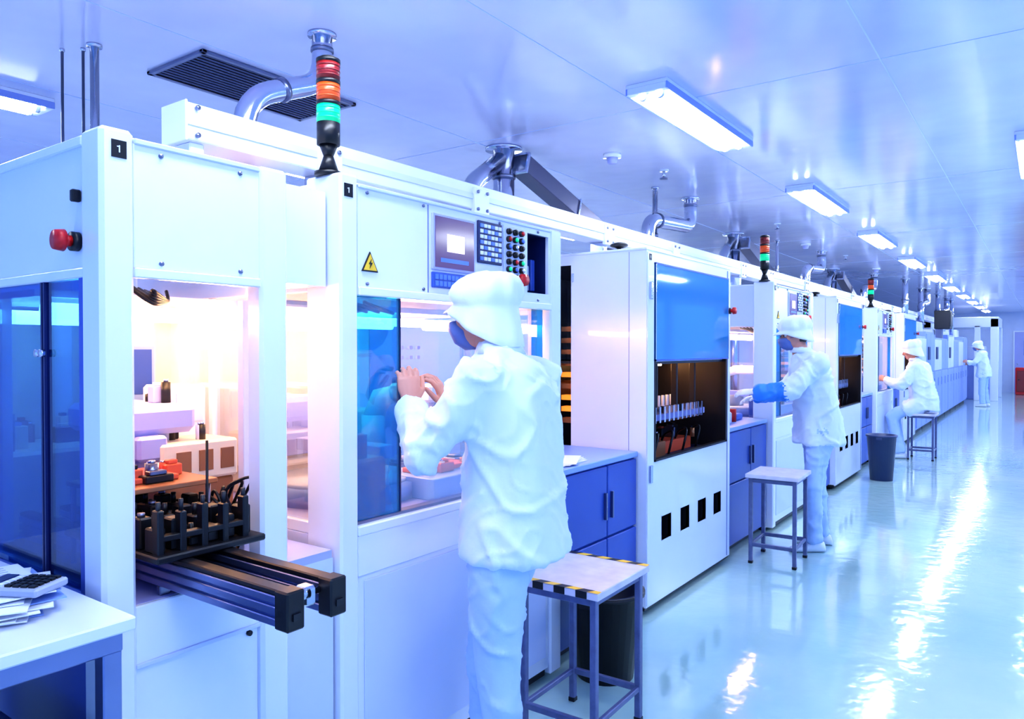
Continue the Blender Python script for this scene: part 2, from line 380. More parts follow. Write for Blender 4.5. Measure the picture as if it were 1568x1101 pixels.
def machineA(y0, y1):
    b = B(); yo = y0-1.574
    D = -1.35
    b.box(-0.17, 0, y0, y0+0.075, 0.03, 2.06, 'white', 0.008)
    b.box(-0.13, 0, y1-0.09, y1, 0.03, 2.04, 'white', 0.008)
    b.box(D, D+0.1, y0, y0+0.075, 0.03, 2.04, 'white', 0.006); b.box(D, D+0.1, y1-0.09, y1, 0.03, 2.04, 'white', 0.006)
    for xx in (-0.1, D+0.05):
        for yy in (y0+0.04, y1-0.045): b.cyl((xx, yy, 0), (xx, yy, 0.035), 0.03, 'black')
    a, c = y0+0.075, y1-0.09
    op0, op1 = y1-0.27, y1-0.105
    front_grid(b, a, c, 1.70, 2.03, [(op0, op1, 1.745, 2.0)], -0.02, -0.004, 'white')
    b.box(-0.28, -0.26, op0-0.02, op1+0.02, 1.72, 2.02, 'dark', 0)
    for k in range(3): b.box(-0.2, -0.06, op0+0.02+k*0.045, op0+0.05+k*0.045, 1.76, 1.84+0.03*k, ('navy', 'grey', 'bluecab')[k])
    b.box(-0.25, -0.02, op0-0.02, op0, 1.74, 2.0, 'navy', 0); b.box(-0.25, -0.02, op1, op1+0.01, 1.74, 2.0, 'navy', 0)
    b.box(-0.25, -0.02, op0, op1, 2.0, 2.01, 'navy', 0); b.box(-0.25, -0.02, op0, op1, 1.73, 1.745, 'navy', 0)
    b.box(-0.02, 0.006, a, c, 1.675, 1.703, 'white', 0.003)
    b.box(-0.02, 0.004, a, c, 2.022, 2.035, 'white2', 0.003)
    b.box(D, 0-0.02, y0+0.01, y1-0.01, 2.03, 2.042, 'white')
    b.box(D, -0.17, y0+0.005, y0+0.02, 1.69, 2.03, 'white2')
    b.box(D, -0.13, y1-0.02, y1-0.005, 0.05, 0.93, 'white2'); b.box(D, -0.13, y1-0.02, y1-0.005, 1.66, 2.03, 'white2')
    b.box(D+0.1, -0.13, y1-0.016, y1-0.010, 0.93, 1.66, 'glassclear', 0)
    b.box(-0.26, -0.02, a, op0-0.03, 1.69, 1.70, 'grey', 0)
    screws(b, (a+0.04, a+0.31, c-0.38, c-0.1), (2.012, 1.715), -0.004)
    b.box(-0.004, -0.002, a+0.333, a+0.337, 1.705, 2.02, 'seam', 0)
    number_label(b, y0+0.015, 1.985)
    ty, tz = yo+1.70, 1.785
    b.prism([(ty-0.036, tz-0.03), (ty+0.036, tz-0.03), (ty, tz+0.036)], -0.004, 0.0, 'black')
    b.prism([(ty-0.029, tz-0.0255), (ty+0.029, tz-0.0255), (ty, tz+0.028)], 0.0, 0.0015, 'yellow')
    b.prism([(ty+0.004, tz+0.012), (ty-0.008, tz-0.006), (ty, tz-0.005), (ty-0.004, tz-0.02), (ty+0.009, tz+0.0), (ty+0.001, tz-0.001)], 0.0015, 0.003, 'black')
    sy0, sy1 = yo+2.0, yo+2.245
    b.box(-0.004, 0.006, sy0, sy1, 1.79, 1.995, 'lilac', 0.003); b.box(0.006, 0.009, sy0+0.012, sy1-0.012, 1.80, 1.985, 'screen', 0)
    b.box(0.009, 0.0098, sy0+0.075, sy0+0.175, 1.860, 1.925, 'screenlit', 0)
    b.box(0.009, 0.0098, sy0+0.04, sy0+0.20, 1.82, 1.835, 'keyblue', 0)
    b.box(-0.004, 0.006, sy0, sy1, 1.725, 1.782, 'bluecab', 0.003)
    for i in range(10):
        for j in range(2): b.box(0.006, 0.009, sy0+0.012+i*0.0225, sy0+0.028+i*0.0225, 1.732+j*0.024, 1.75+j*0.024, 'keyblue', 0)
    b.box(-0.004, 0.006, yo+2.265, yo+2.42, 1.84, 2.005, 'navy', 0.003)
    for i in range(6):
        for j in range(7): b.box(0.006, 0.010, yo+2.275+i*0.0235, yo+2.292+i*0.0235, 1.85+j*0.0215, 1.864+j*0.0215, 'keywhite' if (i+j) % 3 else 'keyblue', 0)
    b.box(-0.004, 0.008, yo+2.30, yo+2.37, 1.775, 1.80, 'black', 0); b.cyl((0, yo+2.335, 1.787), (0.014, yo+2.335, 1.787), 0.01, 'steel')
    b.box(-0.004, 0.004, yo+2.435, yo+2.58, 1.76, 2.01, 'white2', 0.003)
    for i in range(3):
        for j in range(6):
            p = V((0.004, yo+2.462+i*0.045, 1.83+j*0.031))
            b.cyl(p, p+V((0.012, 0, 0)), 0.013, 'black', 12); b.cyl(p+V((0.012, 0, 0)), p+V((0.018, 0, 0)), 0.009, ('green', 'black', 'keyblue', 'black', 'steel', 'red', 'black')[(i*2+j*3) % 7], 10)
    estop(b, (0.004, yo+2.515, 1.787), (1, 0, 0), 0.85)
    b.box(D, -0.012, a, c, 0.06, 0.90, 'white', 0.004)
    b.box(-0.06, 0.0, a, c, 0.89, 0.925, 'white', 0.005)
    b.box(-0.012, -0.004, a, c, 0.76, 0.89, 'white', 0.003)
    b.box(-0.012, -0.006, a+0.03, c-0.03, 0.12, 0.74, 'white2', 0.003)
    b.box(-0.5, -0.03, a, c, 0.02, 0.06, 'dark')
    b.box(-0.4, -0.03, a-0.002, a, 0.06, 0.9, 'white2', 0)
    b.box(-0.035, -0.029, a, a+0.215, 0.925, 1.69, 'glassblue', 0)
    b.box(-0.04, -0.026, a+0.213, a+0.219, 0.925, 1.69, 'navy', 0)
    b.box(-0.050, -0.045, a+0.20, c-0.06, 0.925, 1.69, 'glassclear', 0)
    b.box(-0.055, -0.025, c-0.075, c-0.03, 0.925, 1.69, 'glassblue', 0)
    for k, ww in enumerate((0.018, 0.010, 0.014, 0.016, 0.008, 0.015)):
        for q in range(2): b.box(-0.0448, -0.0442, a+0.222+k*0.02, a+0.222+k*0.02+ww, 1.50-q*0.035, 1.503-q*0.035+0.010*(k % 2), 'lilac', 0)
    b.box(-0.06, -0.02, a, c, 0.925, 0.935, 'steeld', 0)
    b.box(-0.06, -0.02, a, c, 1.68, 1.69, 'navy', 0)
    b.box(D+0.1, -0.17, y0+0.02, y0+0.026, 0.925, 1.69, 'glassclear', 0)
    b.box(D+0.1, -0.17, y0+0.01, y0+0.03, 0.89, 0.93, 'white'); b.box(D+0.1, -0.17, y0+0.01, y0+0.02, 0.06, 0.89, 'white2')
    b.box(-0.75, -0.72, y0+0.01, y0+0.03, 0.93, 1.69, 'white')
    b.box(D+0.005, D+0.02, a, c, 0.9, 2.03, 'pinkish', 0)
    b.box(D+0.1, -0.05, a, c, 0.90, 0.915, 'lilac', 0)
    b.cyl((-0.5, y0+0.45, 0.915), (-0.5, y0+0.45, 0.98), 0.30, 'bluecab_top', 40); b.cyl((-0.5, y0+0.45, 0.98), (-0.5, y0+0.45, 0.995), 0.27, 'white', 40)
    b.cyl((-0.5, y0+0.45, 0.995), (-0.5, y0+0.45, 1.09), 0.1, 'grey'); b.box(-0.75, -0.25, y0+0.41, y0+0.49, 1.08, 1.13, 'lilac')
    b.box(-0.30, -0.10, y0+0.55, y0+0.95, 0.915, 1.0, 'bluecab_top'); b.box(-0.32, -0.2, y0+0.6, y0+0.9, 1.0, 1.02, 'redorange')
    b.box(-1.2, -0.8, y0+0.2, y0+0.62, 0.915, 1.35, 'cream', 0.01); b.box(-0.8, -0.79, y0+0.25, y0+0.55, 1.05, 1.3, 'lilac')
    b.box(-0.24, -0.10, y0+0.10, y0+0.30, 0.915, 1.12, 'bluecab', 0.01); b.cyl((-0.17, y0+0.2, 1.12), (-0.17, y0+0.2, 1.2), 0.05, 'bluecab')
    clutter(b, -0.78, -0.30, y0+0.9, y1-0.12, 0.915, 9); clutter(b, -0.28, -0.12, y0+0.56, y0+0.94, 1.0, 6, .05)
    robot_arm(b, -0.75, y0+0.85, 0.915, 1.0)
    b.box(-1.25, -0.95, y0+0.75, y0+1.1, 0.915, 1.2, 'cream', 0.01)
    for xx in (-0.55, -0.95): b.cyl((xx, a+0.05, 1.62), (xx, c-0.05, 1.62), 0.018, 'warmlamp', 8)
    b.box(-1.0, -0.5, a+0.02, c-0.02, 1.66, 1.685, 'white2')
    for k in range(4): b.tube(arc_path([(-0.25-0.05*k, a+0.1+.06*k, 1.69), (-0.2, a+0.15+.08*k, 1.63), (-0.3, a+0.3, 1.65+0.01*k), (-0.4, a+0.4, 1.69)], 0.05), 0.006, 'dark', 6)
    tower(b, -0.085, y0+0.025, 2.06)
    caster_knob(b, -0.55, y1-0.2, 2.042)
    b.build('assembly_machine')

def machineB(y0, y1):
    b = B(); D = -1.35
    holes = [(y0+0.208+0.277*k, y0+0.337+0.277*k, 0.39, 0.53) for k in range(4)]
    win = (y0+0.10, y1-0.07, 0.86, 1.985)
    front_grid(b, y0, y1, 0.05, 2.06, holes+[win], -0.02, 0.0, 'white')
    for h in holes:
        b.box(-0.12, -0.11, h[0]-.02, h[1]+.02, h[2]-.02, h[3]+.02, 'black', 0)
        for q in ((h[0]-.005, h[0]), (h[1], h[1]+.005)): b.box(-0.12, -0.0, q[0], q[1], h[2]-.005, h[3]+.005, 'dark', 0)
        for q in ((h[2]-.005, h[2]), (h[3], h[3]+.005)): b.box(-0.12, -0.001, h[0], h[1], q[0], q[1], 'dark', 0)
    b.box(-0.49, -0.02, y0, y0+0.02, 0.05, 2.06, 'white', 0)
    b.box(D, -0.62, y0, y0+0.02, 0.05, 2.06, 'white', 0)
    b.box(-0.62, -0.49, y0, y0+0.02, 0.05, 0.9, 'white', 0); b.box(-0.62, -0.49, y0, y0+0.02, 2.0, 2.06, 'white', 0)
    b.box(-0.63, -0.48, y0+0.3, y0+0.31, 0.9, 2.0, 'dark', 0)
    for k in range(9): b.box(-0.62, -0.48, y0+0.1, y0+0.16, 1.05+k*0.07, 1.08+k*0.07, 'amber' if k in (1, 2, 4) else 'bronze', 0)
    b.box(-0.11, -0.107, y0-0.001, y0, 0.06, 2.05, 'seam', 0)
    for zz in (0.8, 1.9): b.box(-0.485, -0.47, y0-0.006, y0, zz, zz+0.05, 'steel')
    b.box(D, 0-0.02, y1-0.02, y1, 0.05, 2.06, 'white', 0)
    b.box(D, D+0.02, y0, y1, 0.05, 2.06, 'white', 0)
    b.box(D, 0.003, y0-0.003, y1+0.003, 2.055, 2.07, 'white', 0.003)
    b.box(D, -0.01, y0, y1, 0.03, 0.06, 'dark')
    for xx in (-0.1, D+0.1):
        for yy in (y0+0.1, y1-0.1): b.cyl((xx, yy, 0), (xx, yy, 0.035), 0.035, 'black')
    b.box(0.0, 0.006, y0+0.005, y0+0.085, 0.06, 2.045, 'white', 0.002)
    b.box(0.0, 0.004, y1-0.06, y1-0.055, 0.06, 2.045, 'seam', 0)
    for zz in (0.75, 1.78): b.box(0.006, 0.02, y0+0.02, y0+0.05, zz, zz+0.10, 'steel', 0.003)
    wy0, wy1 = y0+0.095, y1-0.065
    b.box(0.002, 0.012, wy0, wy1, 1.435, 1.99, 'glasscyan', 0)
    for zz in (1.435, 1.985): b.box(0.0, 0.014, wy0, wy1, zz, zz+0.008, 'bluecab', 0)
    for yy in (wy0, wy1-0.008): b.box(0.0, 0.014, yy, yy+0.008, 1.435, 1.99, 'steel', 0)
    # behind the pane: light inner cabinet with equipment seen through it
    b.box(-0.22, -0.20, wy0-0.02, wy1+0.02, 1.42, 2.05, 'white', 0)
    for k in range(4):
        yy = wy0+0.15+k*0.25; b.box(-0.20, -0.17, yy, yy+0.12, 1.86, 1.94, 'navy')
    b.box(-0.20, -0.12, wy0+0.55, wy0+0.95, 1.45, 1.70, 'bluecab_top', 0.01); b.box(-0.20, -0.15, wy0+0.12, wy0+0.4, 1.5, 1.78, 'white2', 0.01)
    b.box(-0.20, -0.02, wy0, wy1, 1.43, 1.45, 'white2', 0)
    b.box(-0.30, -0.02, wy0-0.02, wy0, .86, 2.0, 'navy', 0)
    for q in ((win[0], win[0]+0.012), (win[1]-0.03, win[1])): b.box(-0.03, 0.006, q[0], q[1], 0.86, 1.435, 'black', 0)
    b.box(-0.03, 0.006, win[0], win[1], 0.86, 0.872, 'black', 0)
    b.box(-0.9, -0.88, y0+0.03, y1-0.03, 0.8, 1.42, 'dark', 0); b.box(-0.9, -0.02, y0+0.03, y1-0.03, 0.80, 0.82, 'navy', 0); b.box(-0.9, -0.02, y0+0.03, y1-0.03, 1.415, 1.43, 'dark', 0)
    b.box(-0.9, -0.02, y1-0.05, y1-0.03, 0.8, 1.42, 'dark', 0)
    b.box(-0.5, -0.12, wy0+0.05, wy1-0.1, 1.06, 1.10, 'lilac')
    for k in range(14):
        yy = wy0+0.1+k*0.068; b.box(-0.13, -0.10, yy, yy+0.02, 1.05, 1.15, 'steel', 0.002)
        b.cyl((-0.3, yy+.01, 1.10), (-0.3, yy+.01, 1.19), 0.012, 'keywhite', 8)
    b.box(-0.4, -0.15, wy0+0.1, wy0+0.5, 0.82, 0.92, 'bronze'); b.box(-0.45, -0.2, wy0+0.6, wy1-0.15, 0.82, 0.90, 'redorange')
    clutter(b, -0.42, -0.1, wy0+0.1, wy1-0.15, 0.90, 10, .08, ('bronze', 'dark', 'redorange', 'steeld', 'black'))
    for k in range(4): b.tube(arc_path([(-0.1, wy0+.2+k*.22, .83), (-0.08, wy0+.25+k*.22, 1.0), (-0.2, wy0+.35+k*.22, .95), (-.25, wy0+.4+k*.22, .83)], .06), .008, 'black', 6)
    b.box(-0.8, -0.5, wy0+0.2, wy1-0.2, 1.2, 1.3, 'bronze', 0.01); b.cyl((-0.45, wy0+0.1, 1.39), (-0.45, wy1-0.1, 1.39), 0.008, 'warmlamp', 8)
    b.box(-0.3, -0.2, wy0+0.03, wy0+0.16, 1.12, 1.36, 'cream')
    b.box(-0.6, -0.55, wy0+0.3, wy0+0.75, 1.1, 1.38, 'redorange')
    for k in range(3): b.box(-0.16, -0.12, wy0+0.3+k*.3, wy0+0.32+k*.3, 1.1, 1.42, 'dark')
    caster_knob(b, -0.25, y0+0.15, 2.07); caster_knob(b, -0.25, y1-0.2, 2.07)
    number_label(b, y0+0.02, 2.0, 0.035, 0.006)
    estop(b, (0.0, y1-0.03, 1.77), (1, 0, 0), 0.8)
    b.build('enclosed_process_machine')

def bluecab(y0, y1, x1=-0.05, top=0.93, m='bluecab', name='storage_cabinet'):
    b = B(); x0 = x1-0.55
    b.box(x0, x1-0.02, y0, y1, 0.05, top-0.03, m); b.box(x0, x1-0.06, y0+0.02, y1-0.02, 0.0, 0.05, 'dark')
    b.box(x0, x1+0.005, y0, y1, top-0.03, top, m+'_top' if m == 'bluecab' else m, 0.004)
    zm = 0.07+(top-0.12)*0.55; ym = y0+(y1-y0)*0.60
    for (a, c) in ((y0+0.01, ym-0.005), (ym+0.005, y1-0.01)):
        b.box(x1-0.02, x1, a, c, 0.07, zm-0.006, m, 0.004); b.box(x1-0.02, x1, a, c, zm+0.006, top-0.04, m, 0.004)
    for yy in (ym-0.04, ym+0.03):
        b.box(x1, x1+0.018, yy, yy+0.012, zm+0.10, zm+0.24, 'steeld', 0.002)
    return b.build(name)

machineA(1.574, 2.884)
bluecab(2.90, 3.765)
machineB(3.776, 5.12)
bluecab(5.135, 6.14)
machineA(6.156, 7.42)
bluecab(7.44, 8.36)
machineB(8.37, 9.74)
bluecab(9.76, 10.72)
machineA(10.74, 12.05)
bluecab(12.06, 12.95)
machineB(12.96, 14.33)
for k in range(8):
    y0 = 14.6+k*1.28; y1 = y0+1.24; b = B(); t = 1.74+(0.10 if k % 3 == 1 else 0)
    b.box(-1.1, -0.03, y0, y1, 0.08, t, 'rowcab', 0.006); b.box(-1.0, -0.08, y0+.02, y1-.02, 0, 0.08, 'dark')
    for j in range(2):
        a = y0+0.02+j*0.61; b.box(-0.03, -0.01, a, a+0.59, 0.12, 1.05, 'rowcab', 0.004); b.box(-0.03, -0.01, a, a+0.59, 1.07, t-0.04, 'rowcab' if k % 2 else 'white2', 0.004)
        b.box(-0.01, 0.012, a+0.5, a+0.515, 0.75, 0.92, 'steel', 0.002)
    b.box(-0.9, -0.2, y0+0.2, y1-0.3, t, t+0.10+0.1*(k % 2), 'white2', 0.01)
    if k in (1, 2, 4): b.box(-0.01, 0.004, y0+0.15, y0+0.45, 1.3, 1.55, 'navy', 0)
    b.build('process_cabinet')
b = B(); b.box(-0.18, 0.12, 18.55, 19.1, 1.95, 2.35, 'dark', 0.01); b.box(0.12, 0.13, 18.6, 19.05, 2.0, 2.3, 'black', 0); b.box(-0.16, -0.05, 18.7, 19.0, 1.742, 1.95, 'steeld'); b.build('control_box')
b = B()
for (xa, xb) in ((-1.2, -1.0), (0.5, 0.7)):
    b.box(xa, xb, 25.6, 25.8, 0, 2.4, 'white', 0.01); b.box(xa, xb, 27.8, 28.0, 0, 2.4, 'white', 0.01)
b.box(-1.2, 0.7, 25.6, 28.0, 2.15, 2.45, 'white', 0.01); b.box(-1.0, 0.45, 26.2, 27.8, 0, 1.2, 'rowcab', 0.01); b.box(-0.9, 0.3, 26.4, 27.6, 1.2, 1.6, 'white2', 0.01)
b.box(0.1, 0.25, 25.6, 25.8, 0, 2.2, 'white', 0.01)
b.build('portal_frame_machine')

# overhead rail
b = B()
b.box(-0.48, -0.35, 1.27, 24.6, 2.15, 2.265, 'white', 0.004)
b.box(-0.35, -0.345, 1.27, 24.6, 2.195, 2.22, 'white2', 0)
b.box(-0.485, -0.345, 1.262, 1.27, 2.145, 2.27, 'white', 0.002)
for q in ((2.165, 2.25)): b.cyl((-0.345, 1.30, q), (-0.335, 1.30, q), 0.008, 'steeld', 8)
ks = [1.80, 2.7, 3.95, 4.95, 6.4, 7.2, 8.5, 9.6, 10.9, 11.9, 13.1, 14.2]
for yy in ks:
    zt = 2.071 if any(p <= yy <= q for p, q in ((3.7, 5.2), (8.3, 9.8), (12.9, 14.4))) else 2.043
    b.box(-0.46, -0.37, yy, yy+0.05, zt, 2.15, 'steel')
    b.box(-0.36, -0.335, yy-0.03, yy+0.08, 2.13, 2.25, 'white', 0.003)
    for q in ((yy-0.01, 2.23), (yy+0.06, 2.23), (yy-0.01, 2.15), (yy+0.06, 2.15)): b.cyl((-0.336, q[0], q[1]), (-0.328, q[0], q[1]), 0.008, 'steeld', 8)
b.box(-0.46, -0.37, 1.29, 1.34, 2.021, 2.15, 'white', 0.004); b.cyl((-0.37, 1.315, 2.08), (-0.36, 1.315, 2.08), 0.01, 'steeld', 8)
for yy in (16, 18.3, 20.5, 22.8, 24.4): b.box(-0.46, -0.37, yy, yy+0.05, 1.95, 2.15, 'steel')
b.build('overhead_rail')

# ------------------------------------------------------------------ loading station
b = B(); y0, y1, D = 0.845, 1.376, -1.45
b.box(-0.10, 0, y0, y0+0.082, 0.03, 2.03, 'white', 0.010)
b.box(-0.07, 0, 1.282, y1, 0.03, 2.02, 'white', 0.010)
b.box(D, D+0.08, y0, y0+0.08, 0.03, 2.02, 'white'); b.box(D, D+0.08, y1-0.08, y1, 0.03, 2.02, 'white')
for xx in (-0.05, D+0.04):
    for yy in (y0+0.04, y1-0.045): b.cyl((xx, yy, 0), (xx, yy, 0.035), 0.03, 'black')
b.box(-0.02, -0.006, y0+0.082, 1.282, 1.70, 2.01, 'white', 0.002)
b.box(-0.02, 0.002, y0+0.082, 1.282, 1.675, 1.70, 'white'); b.box(-0.02, 0.0, y0+0.082, 1.282, 2.0, 2.015, 'white2')
screws(b, (y0+0.15, 1.22), (1.715, 1.985), -0.006)
number_label(b, y0+0.026, 1.958)
b.box(D, -0.02, y0+0.01, y1-0.01, 2.005, 2.02, 'white')
b.box(D, -0.10, y0+0.012, y0+0.03, 1.70, 2.01, 'white'); b.box(D, -0.10, y0+0.005, y0+0.03, 1.675, 1.70, 'white'); b.box(D, -0.10, y0+0.002, y0+0.03, 1.995, 2.02, 'white')
b.box(-0.08, -0.02, y1-0.03, y1-0.01, 1.7, 2.0, 'white2')
estop(b, (-0.135, y0+0.010, 1.765), (0, -1, 0), 0.85)
b.box(-0.13, -0.115, y0-0.012, y0+0.01, 1.86, 1.89, 'black')
caster_knob(b, -0.28, 1.22, 2.02)
b.box(D+0.08, -0.10, y0+0.012, y0+0.018, 0.90, 1.675, 'glassdeep', 0)
for xx in (-0.32, -0.335, -0.75): b.box(xx-0.006, xx+0.002, y0+0.006, y0+0.024, 0.90, 1.675, 'navy', 0)
b.box(-0.125, -0.10, y0+0.006, y0+0.024, 0.90, 1.675, 'bluecab', 0)
b.cyl((-0.32, y0+0.006, 1.49), (-0.32, y0-0.006, 1.49), 0.010, 'steel'); b.cyl((-0.345, y0+0.006, 1.49), (-0.345, y0-0.006, 1.49), 0.010, 'steel')
b.box(D, -0.10, y0+0.005, y0+0.03, 0.06, 0.90, 'bluecab')  # base side coloured dark blue to paint in the shade beneath the table
b.box(D, -0.03, y0+0.03, y1-0.01, 0.10, 0.84, 'white2', 0.004)
b.box(-0.03, -0.012, y0+0.082, 1.282, 0.72, 0.865, 'white'); b.box(-0.035, -0.020, y0+0.082, 1.282, 0.08, 0.715, 'white')
b.box(-0.03, -0.005, y0+0.082, 1.282, 0.712, 0.722, 'white2', 0.001)
b.cyl((-0.02, 1.25, 0.70), (-0.01, 1.25, 0.70), 0.008, 'black', 8)
b.box(D+0.05, -0.03, y0+0.03, 1.56, 0.84, 0.865, 'lilac', 0)
b.box(-0.3, -0.03, y1, 1.565, 0.05, 0.84, 'white2', 0); b.box(-0.3, -0.06, y1, 1.565, 1.70, 2.0, 'white', 0)
# interior
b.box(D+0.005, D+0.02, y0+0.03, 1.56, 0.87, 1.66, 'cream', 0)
b.box(-1.4, -0.5, 0.9, 1.54, 1.65, 1.67, 'white2', 0)
for xx in (-0.50, -1.05): b.cyl((xx, 0.92, 1.61), (xx, 1.52, 1.61), 0.024, 'warmlamp1', 8)
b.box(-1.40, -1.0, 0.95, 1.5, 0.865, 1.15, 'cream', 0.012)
b.box(-0.95, -0.55, 1.17, 1.42, 1.22, 1.315, 'lilac', 0.02); b.box(-0.62, -0.52, 1.2, 1.3, 1.14, 1.22, 'lilac', 0.01); b.box(-0.85, -0.70, 1.2, 1.35, 0.865, 1.22, 'grey', 0.01)
b.box(-0.92, -0.72, 1.42, 1.56, 0.865, 1.37, 'white', 0.012); b.box(-0.72, -0.715, 1.44, 1.54, 1.24, 1.34, 'white2', 0)
b.box(-0.72, -0.52, 1.28, 1.54, 0.865, 1.06, 'bronze', 0.008); b.box(-0.73, -0.51, 1.27, 1.55, 1.06, 1.19, 'cream', 0.008)
for q in (1.32, 1.40, 1.48): b.box(-0.51, -0.505, q, q+0.05, 1.09, 1.16, 'bronze', 0)
b.box(-1.05, -1.0, 1.28, 1.52, 1.30, 1.52, 'bluecab_top', 0.008); b.box(-1.0, -0.995, 1.30, 1.50, 1.33, 1.50, 'bluecab', 0); b.box(-1.04, -1.01, 1.38, 1.42, 1.15, 1.30, 'steeld')
b.box(-0.9, -0.25, 0.95, 1.25, 0.865, 0.886, 'bronze')
clutter(b, -1.35, -1.02, 1.0, 1.5, 1.15, 8, .12, ('cream', 'white2', 'bronze', 'lilac', 'steeld'))
clutter(b, -0.92, -0.56, 1.18, 1.41, 1.315, 6, .06, ('white2', 'dark', 'lilac', 'steeld'))
clutter(b, -0.72, -0.52, 1.28, 1.54, 1.19, 5, .05, ('dark', 'bronze', 'white2'))
for (p, q) in ((-0.46, 0.98), (-0.46, 1.24), (-0.20, 0.98), (-0.20, 1.24)): b.cyl((p, q, 0.886), (p, q, 1.11), 0.008, 'steeld', 8)
b.box(-0.48, -0.18, 0.97, 1.26, 1.108, 1.122, 'bronze', 0.002); b.box(-0.44, -0.25, 1.02, 1.18, 1.122, 1.138, 'redorange', 0.003)
clutter(b, -0.45, -0.22, 1.0, 1.24, 1.122, 8, .04, ('dark', 'bronze', 'steeld', 'redorange', 'black'))
b.box(-0.6, -0.2, 1.28, 1.44, 0.865, 0.93, 'bronze'); clutter(b, -0.58, -0.12, 1.28, 1.46, 0.93, 10, .12, ('dark', 'bronze', 'black', 'steeld'))
b.cyl((-0.14, 1.2, 0.87), (-0.14, 1.2, 1.24), 0.004, 'black', 8)
for (p, q) in ((-0.9, 0.95), (-0.2, 1.34)): b.box(p, p+0.03, q, q+0.03, 0.865, 1.65, 'white', 0.002)
for k in range(5): b.tube(arc_path([(-0.2-0.06*k, 1.0+.05*k, 1.675), (-0.15, 1.05, 1.62+0.01*k), (-0.3, 1.18, 1.64), (-0.35, 1.2, 1.675)], 0.05), 0.005, 'dark', 6)
for k in range(8): b.tube(arc_path([(-0.35, 1.24+.02*k, 0.88), (-0.30+.03*k, 1.22+.015*k, 1.05+.012*k), (-0.18, 1.27, 1.02+.01*k), (-0.2, 1.25+.02*k, 0.88)], 0.05), 0.005, 'dark', 6)
b.build('loading_station')

# rail conveyor
b = B()
def extr(ya, yb, za, zb, x0, x1):
    b.box(x0, x1, ya+0.010, yb-0.010, za+0.006, zb-0.006, 'alu', 0)
    for (p, q) in ((za, za+0.018), (zb-0.018, zb), ((za+zb)/2-0.010, (za+zb)/2+0.010)): b.box(x0, x1, ya, yb, p, q, 'alu', 0.002)
for (ya, yb) in ((1.005, 1.045), (1.125, 1.165)):
    extr(ya, yb, 0.890, 0.958, -0.9, 0.45)
    b.box(-0.9, 0.47, ya+0.002, yb-0.002, 0.958, 0.972, 'black', 0.003)
    b.box(0.435, 0.482, ya-0.004, yb+0.004, 0.886, 0.974, 'black', 0.004)
    b.box(0.482, 0.486, ya+.01, yb-.01, 0.91, 0.925, 'dark', 0)
b.cyl((0.44, 1.04, 0.945), (0.44, 1.13, 0.945), 0.008, 'steel'); b.box(0.34, 0.37, 1.03, 1.13, 0.90, 0.92, 'black')
b.box(0.42, 0.46, 1.065, 1.10, 0.92, 0.965, 'steel', 0.006); b.cyl((0.45, 1.05, 0.95), (0.45, 1.08, 0.95), 0.014, 'steel')
b.box(-0.30, 0.30, 1.045, 1.125, 0.900, 0.912, 'dark')
b.box(-0.45, 0.05, 0.95, 1.26, 0.972, 0.99, 'black', 0.004)
for i in range(7):
    for j in range(6):
        x = -0.42+i*0.064; y = 0.962+j*0.049; h = 0.025+0.055*((i*3+j*5) % 4)/3
        b.box(x, x+0.044, y, y+0.034, 0.99, 0.99+h, 'black', 0.004)
        if (i+j) % 2 == 0: b.cyl((x+.02, y+.016, 0.99+h), (x+.02, y+.016, 1.02+h), 0.007, 'black', 8)
        if (i+j) % 5 == 0: b.cyl((x+.02, y+.016, 0.99+h), (x+.02, y+.016, 1.0+h), 0.010, 'steeld', 8)
for k in range(5): b.box(0.0, 0.03, 0.962+k*0.06, 0.980+k*0.06, 0.98, 1.10-.01*(k % 2), 'black', 0.003); b.cyl((0.015, .971+k*.06, 1.09), (0.015, .971+k*.06, 1.12), .006, 'dark', 8)
b.box(0.0, 0.028, 0.965, 1.22, 1.02, 1.035, 'black', 0.002)
for (ya) in (1.005, 1.13): b.box(-0.06, -0.04, ya, ya+0.03, 0.866, 0.892, 'steeld')
b.build('rail_conveyor')

# ------------------------------------------------------------------ side table
b = B()
tx0, tx1, ty0, ty1, tz = -0.75, 0.20, -0.55, 0.822, 0.92
b.box(tx0, tx1, ty0, ty1, tz-0.03, tz, 'white', 0.004)
b.box(tx0+0.03, tx1-0.02, ty0+0.03, ty1-0.02, tz-0.075, tz-0.03, 'alu')
for (x, y) in ((tx1-0.065, ty1-0.06), (tx1-0.065, ty0+0.02), (tx0+0.02, ty0+0.02), (tx0+0.02, ty1-0.06)):
    b.box(x, x+0.04, y, y+0.04, 0.0, tz-0.03, 'alu')
b.box(tx0+0.04, tx1-0.12, ty0+0.05, ty1-0.06, 0.15, 0.17, 'grey')
b.build('side_table')
b = B(); b.box(-0.6, 0.02, 0.1, 0.70, 0.171, 0.60, 'navy', 0.01); b.box(-0.62, 0.04, 0.08, 0.72, 0.60, 0.63, 'bindark', 0.01); b.box(0.02, 0.03, 0.3, 0.5, 0.48, 0.52, 'black'); b.build('under_table_shade_box')  # added dark box standing in for the shadow under the table
b = B()
for k in range(11):
    a = random.uniform(-0.3, 0.3)-0.2; cx = -0.12+random.uniform(-.03, .03); cy = 0.64+random.uniform(-.03, .03)
    z = tz+0.0005+k*0.0045
    b.box(cx-0.15, cx+0.15, cy-0.105, cy+0.105, z, z+0.003, 'paper' if k % 3 else 'bluecab_top', 0, rot=Matrix.Rotation(a, 3, 'Z'))
R = Matrix.Rotation(a, 3, 'Z'); zt = tz+0.0005+10*0.0045+0.003
for k in range(12): b.box(cx-0.13+0.02*k, cx-0.125+0.02*k, cy-0.08, cy+0.07, zt, zt+.0005, 'grey', 0, rot=R, piv=(cx, cy, zt))
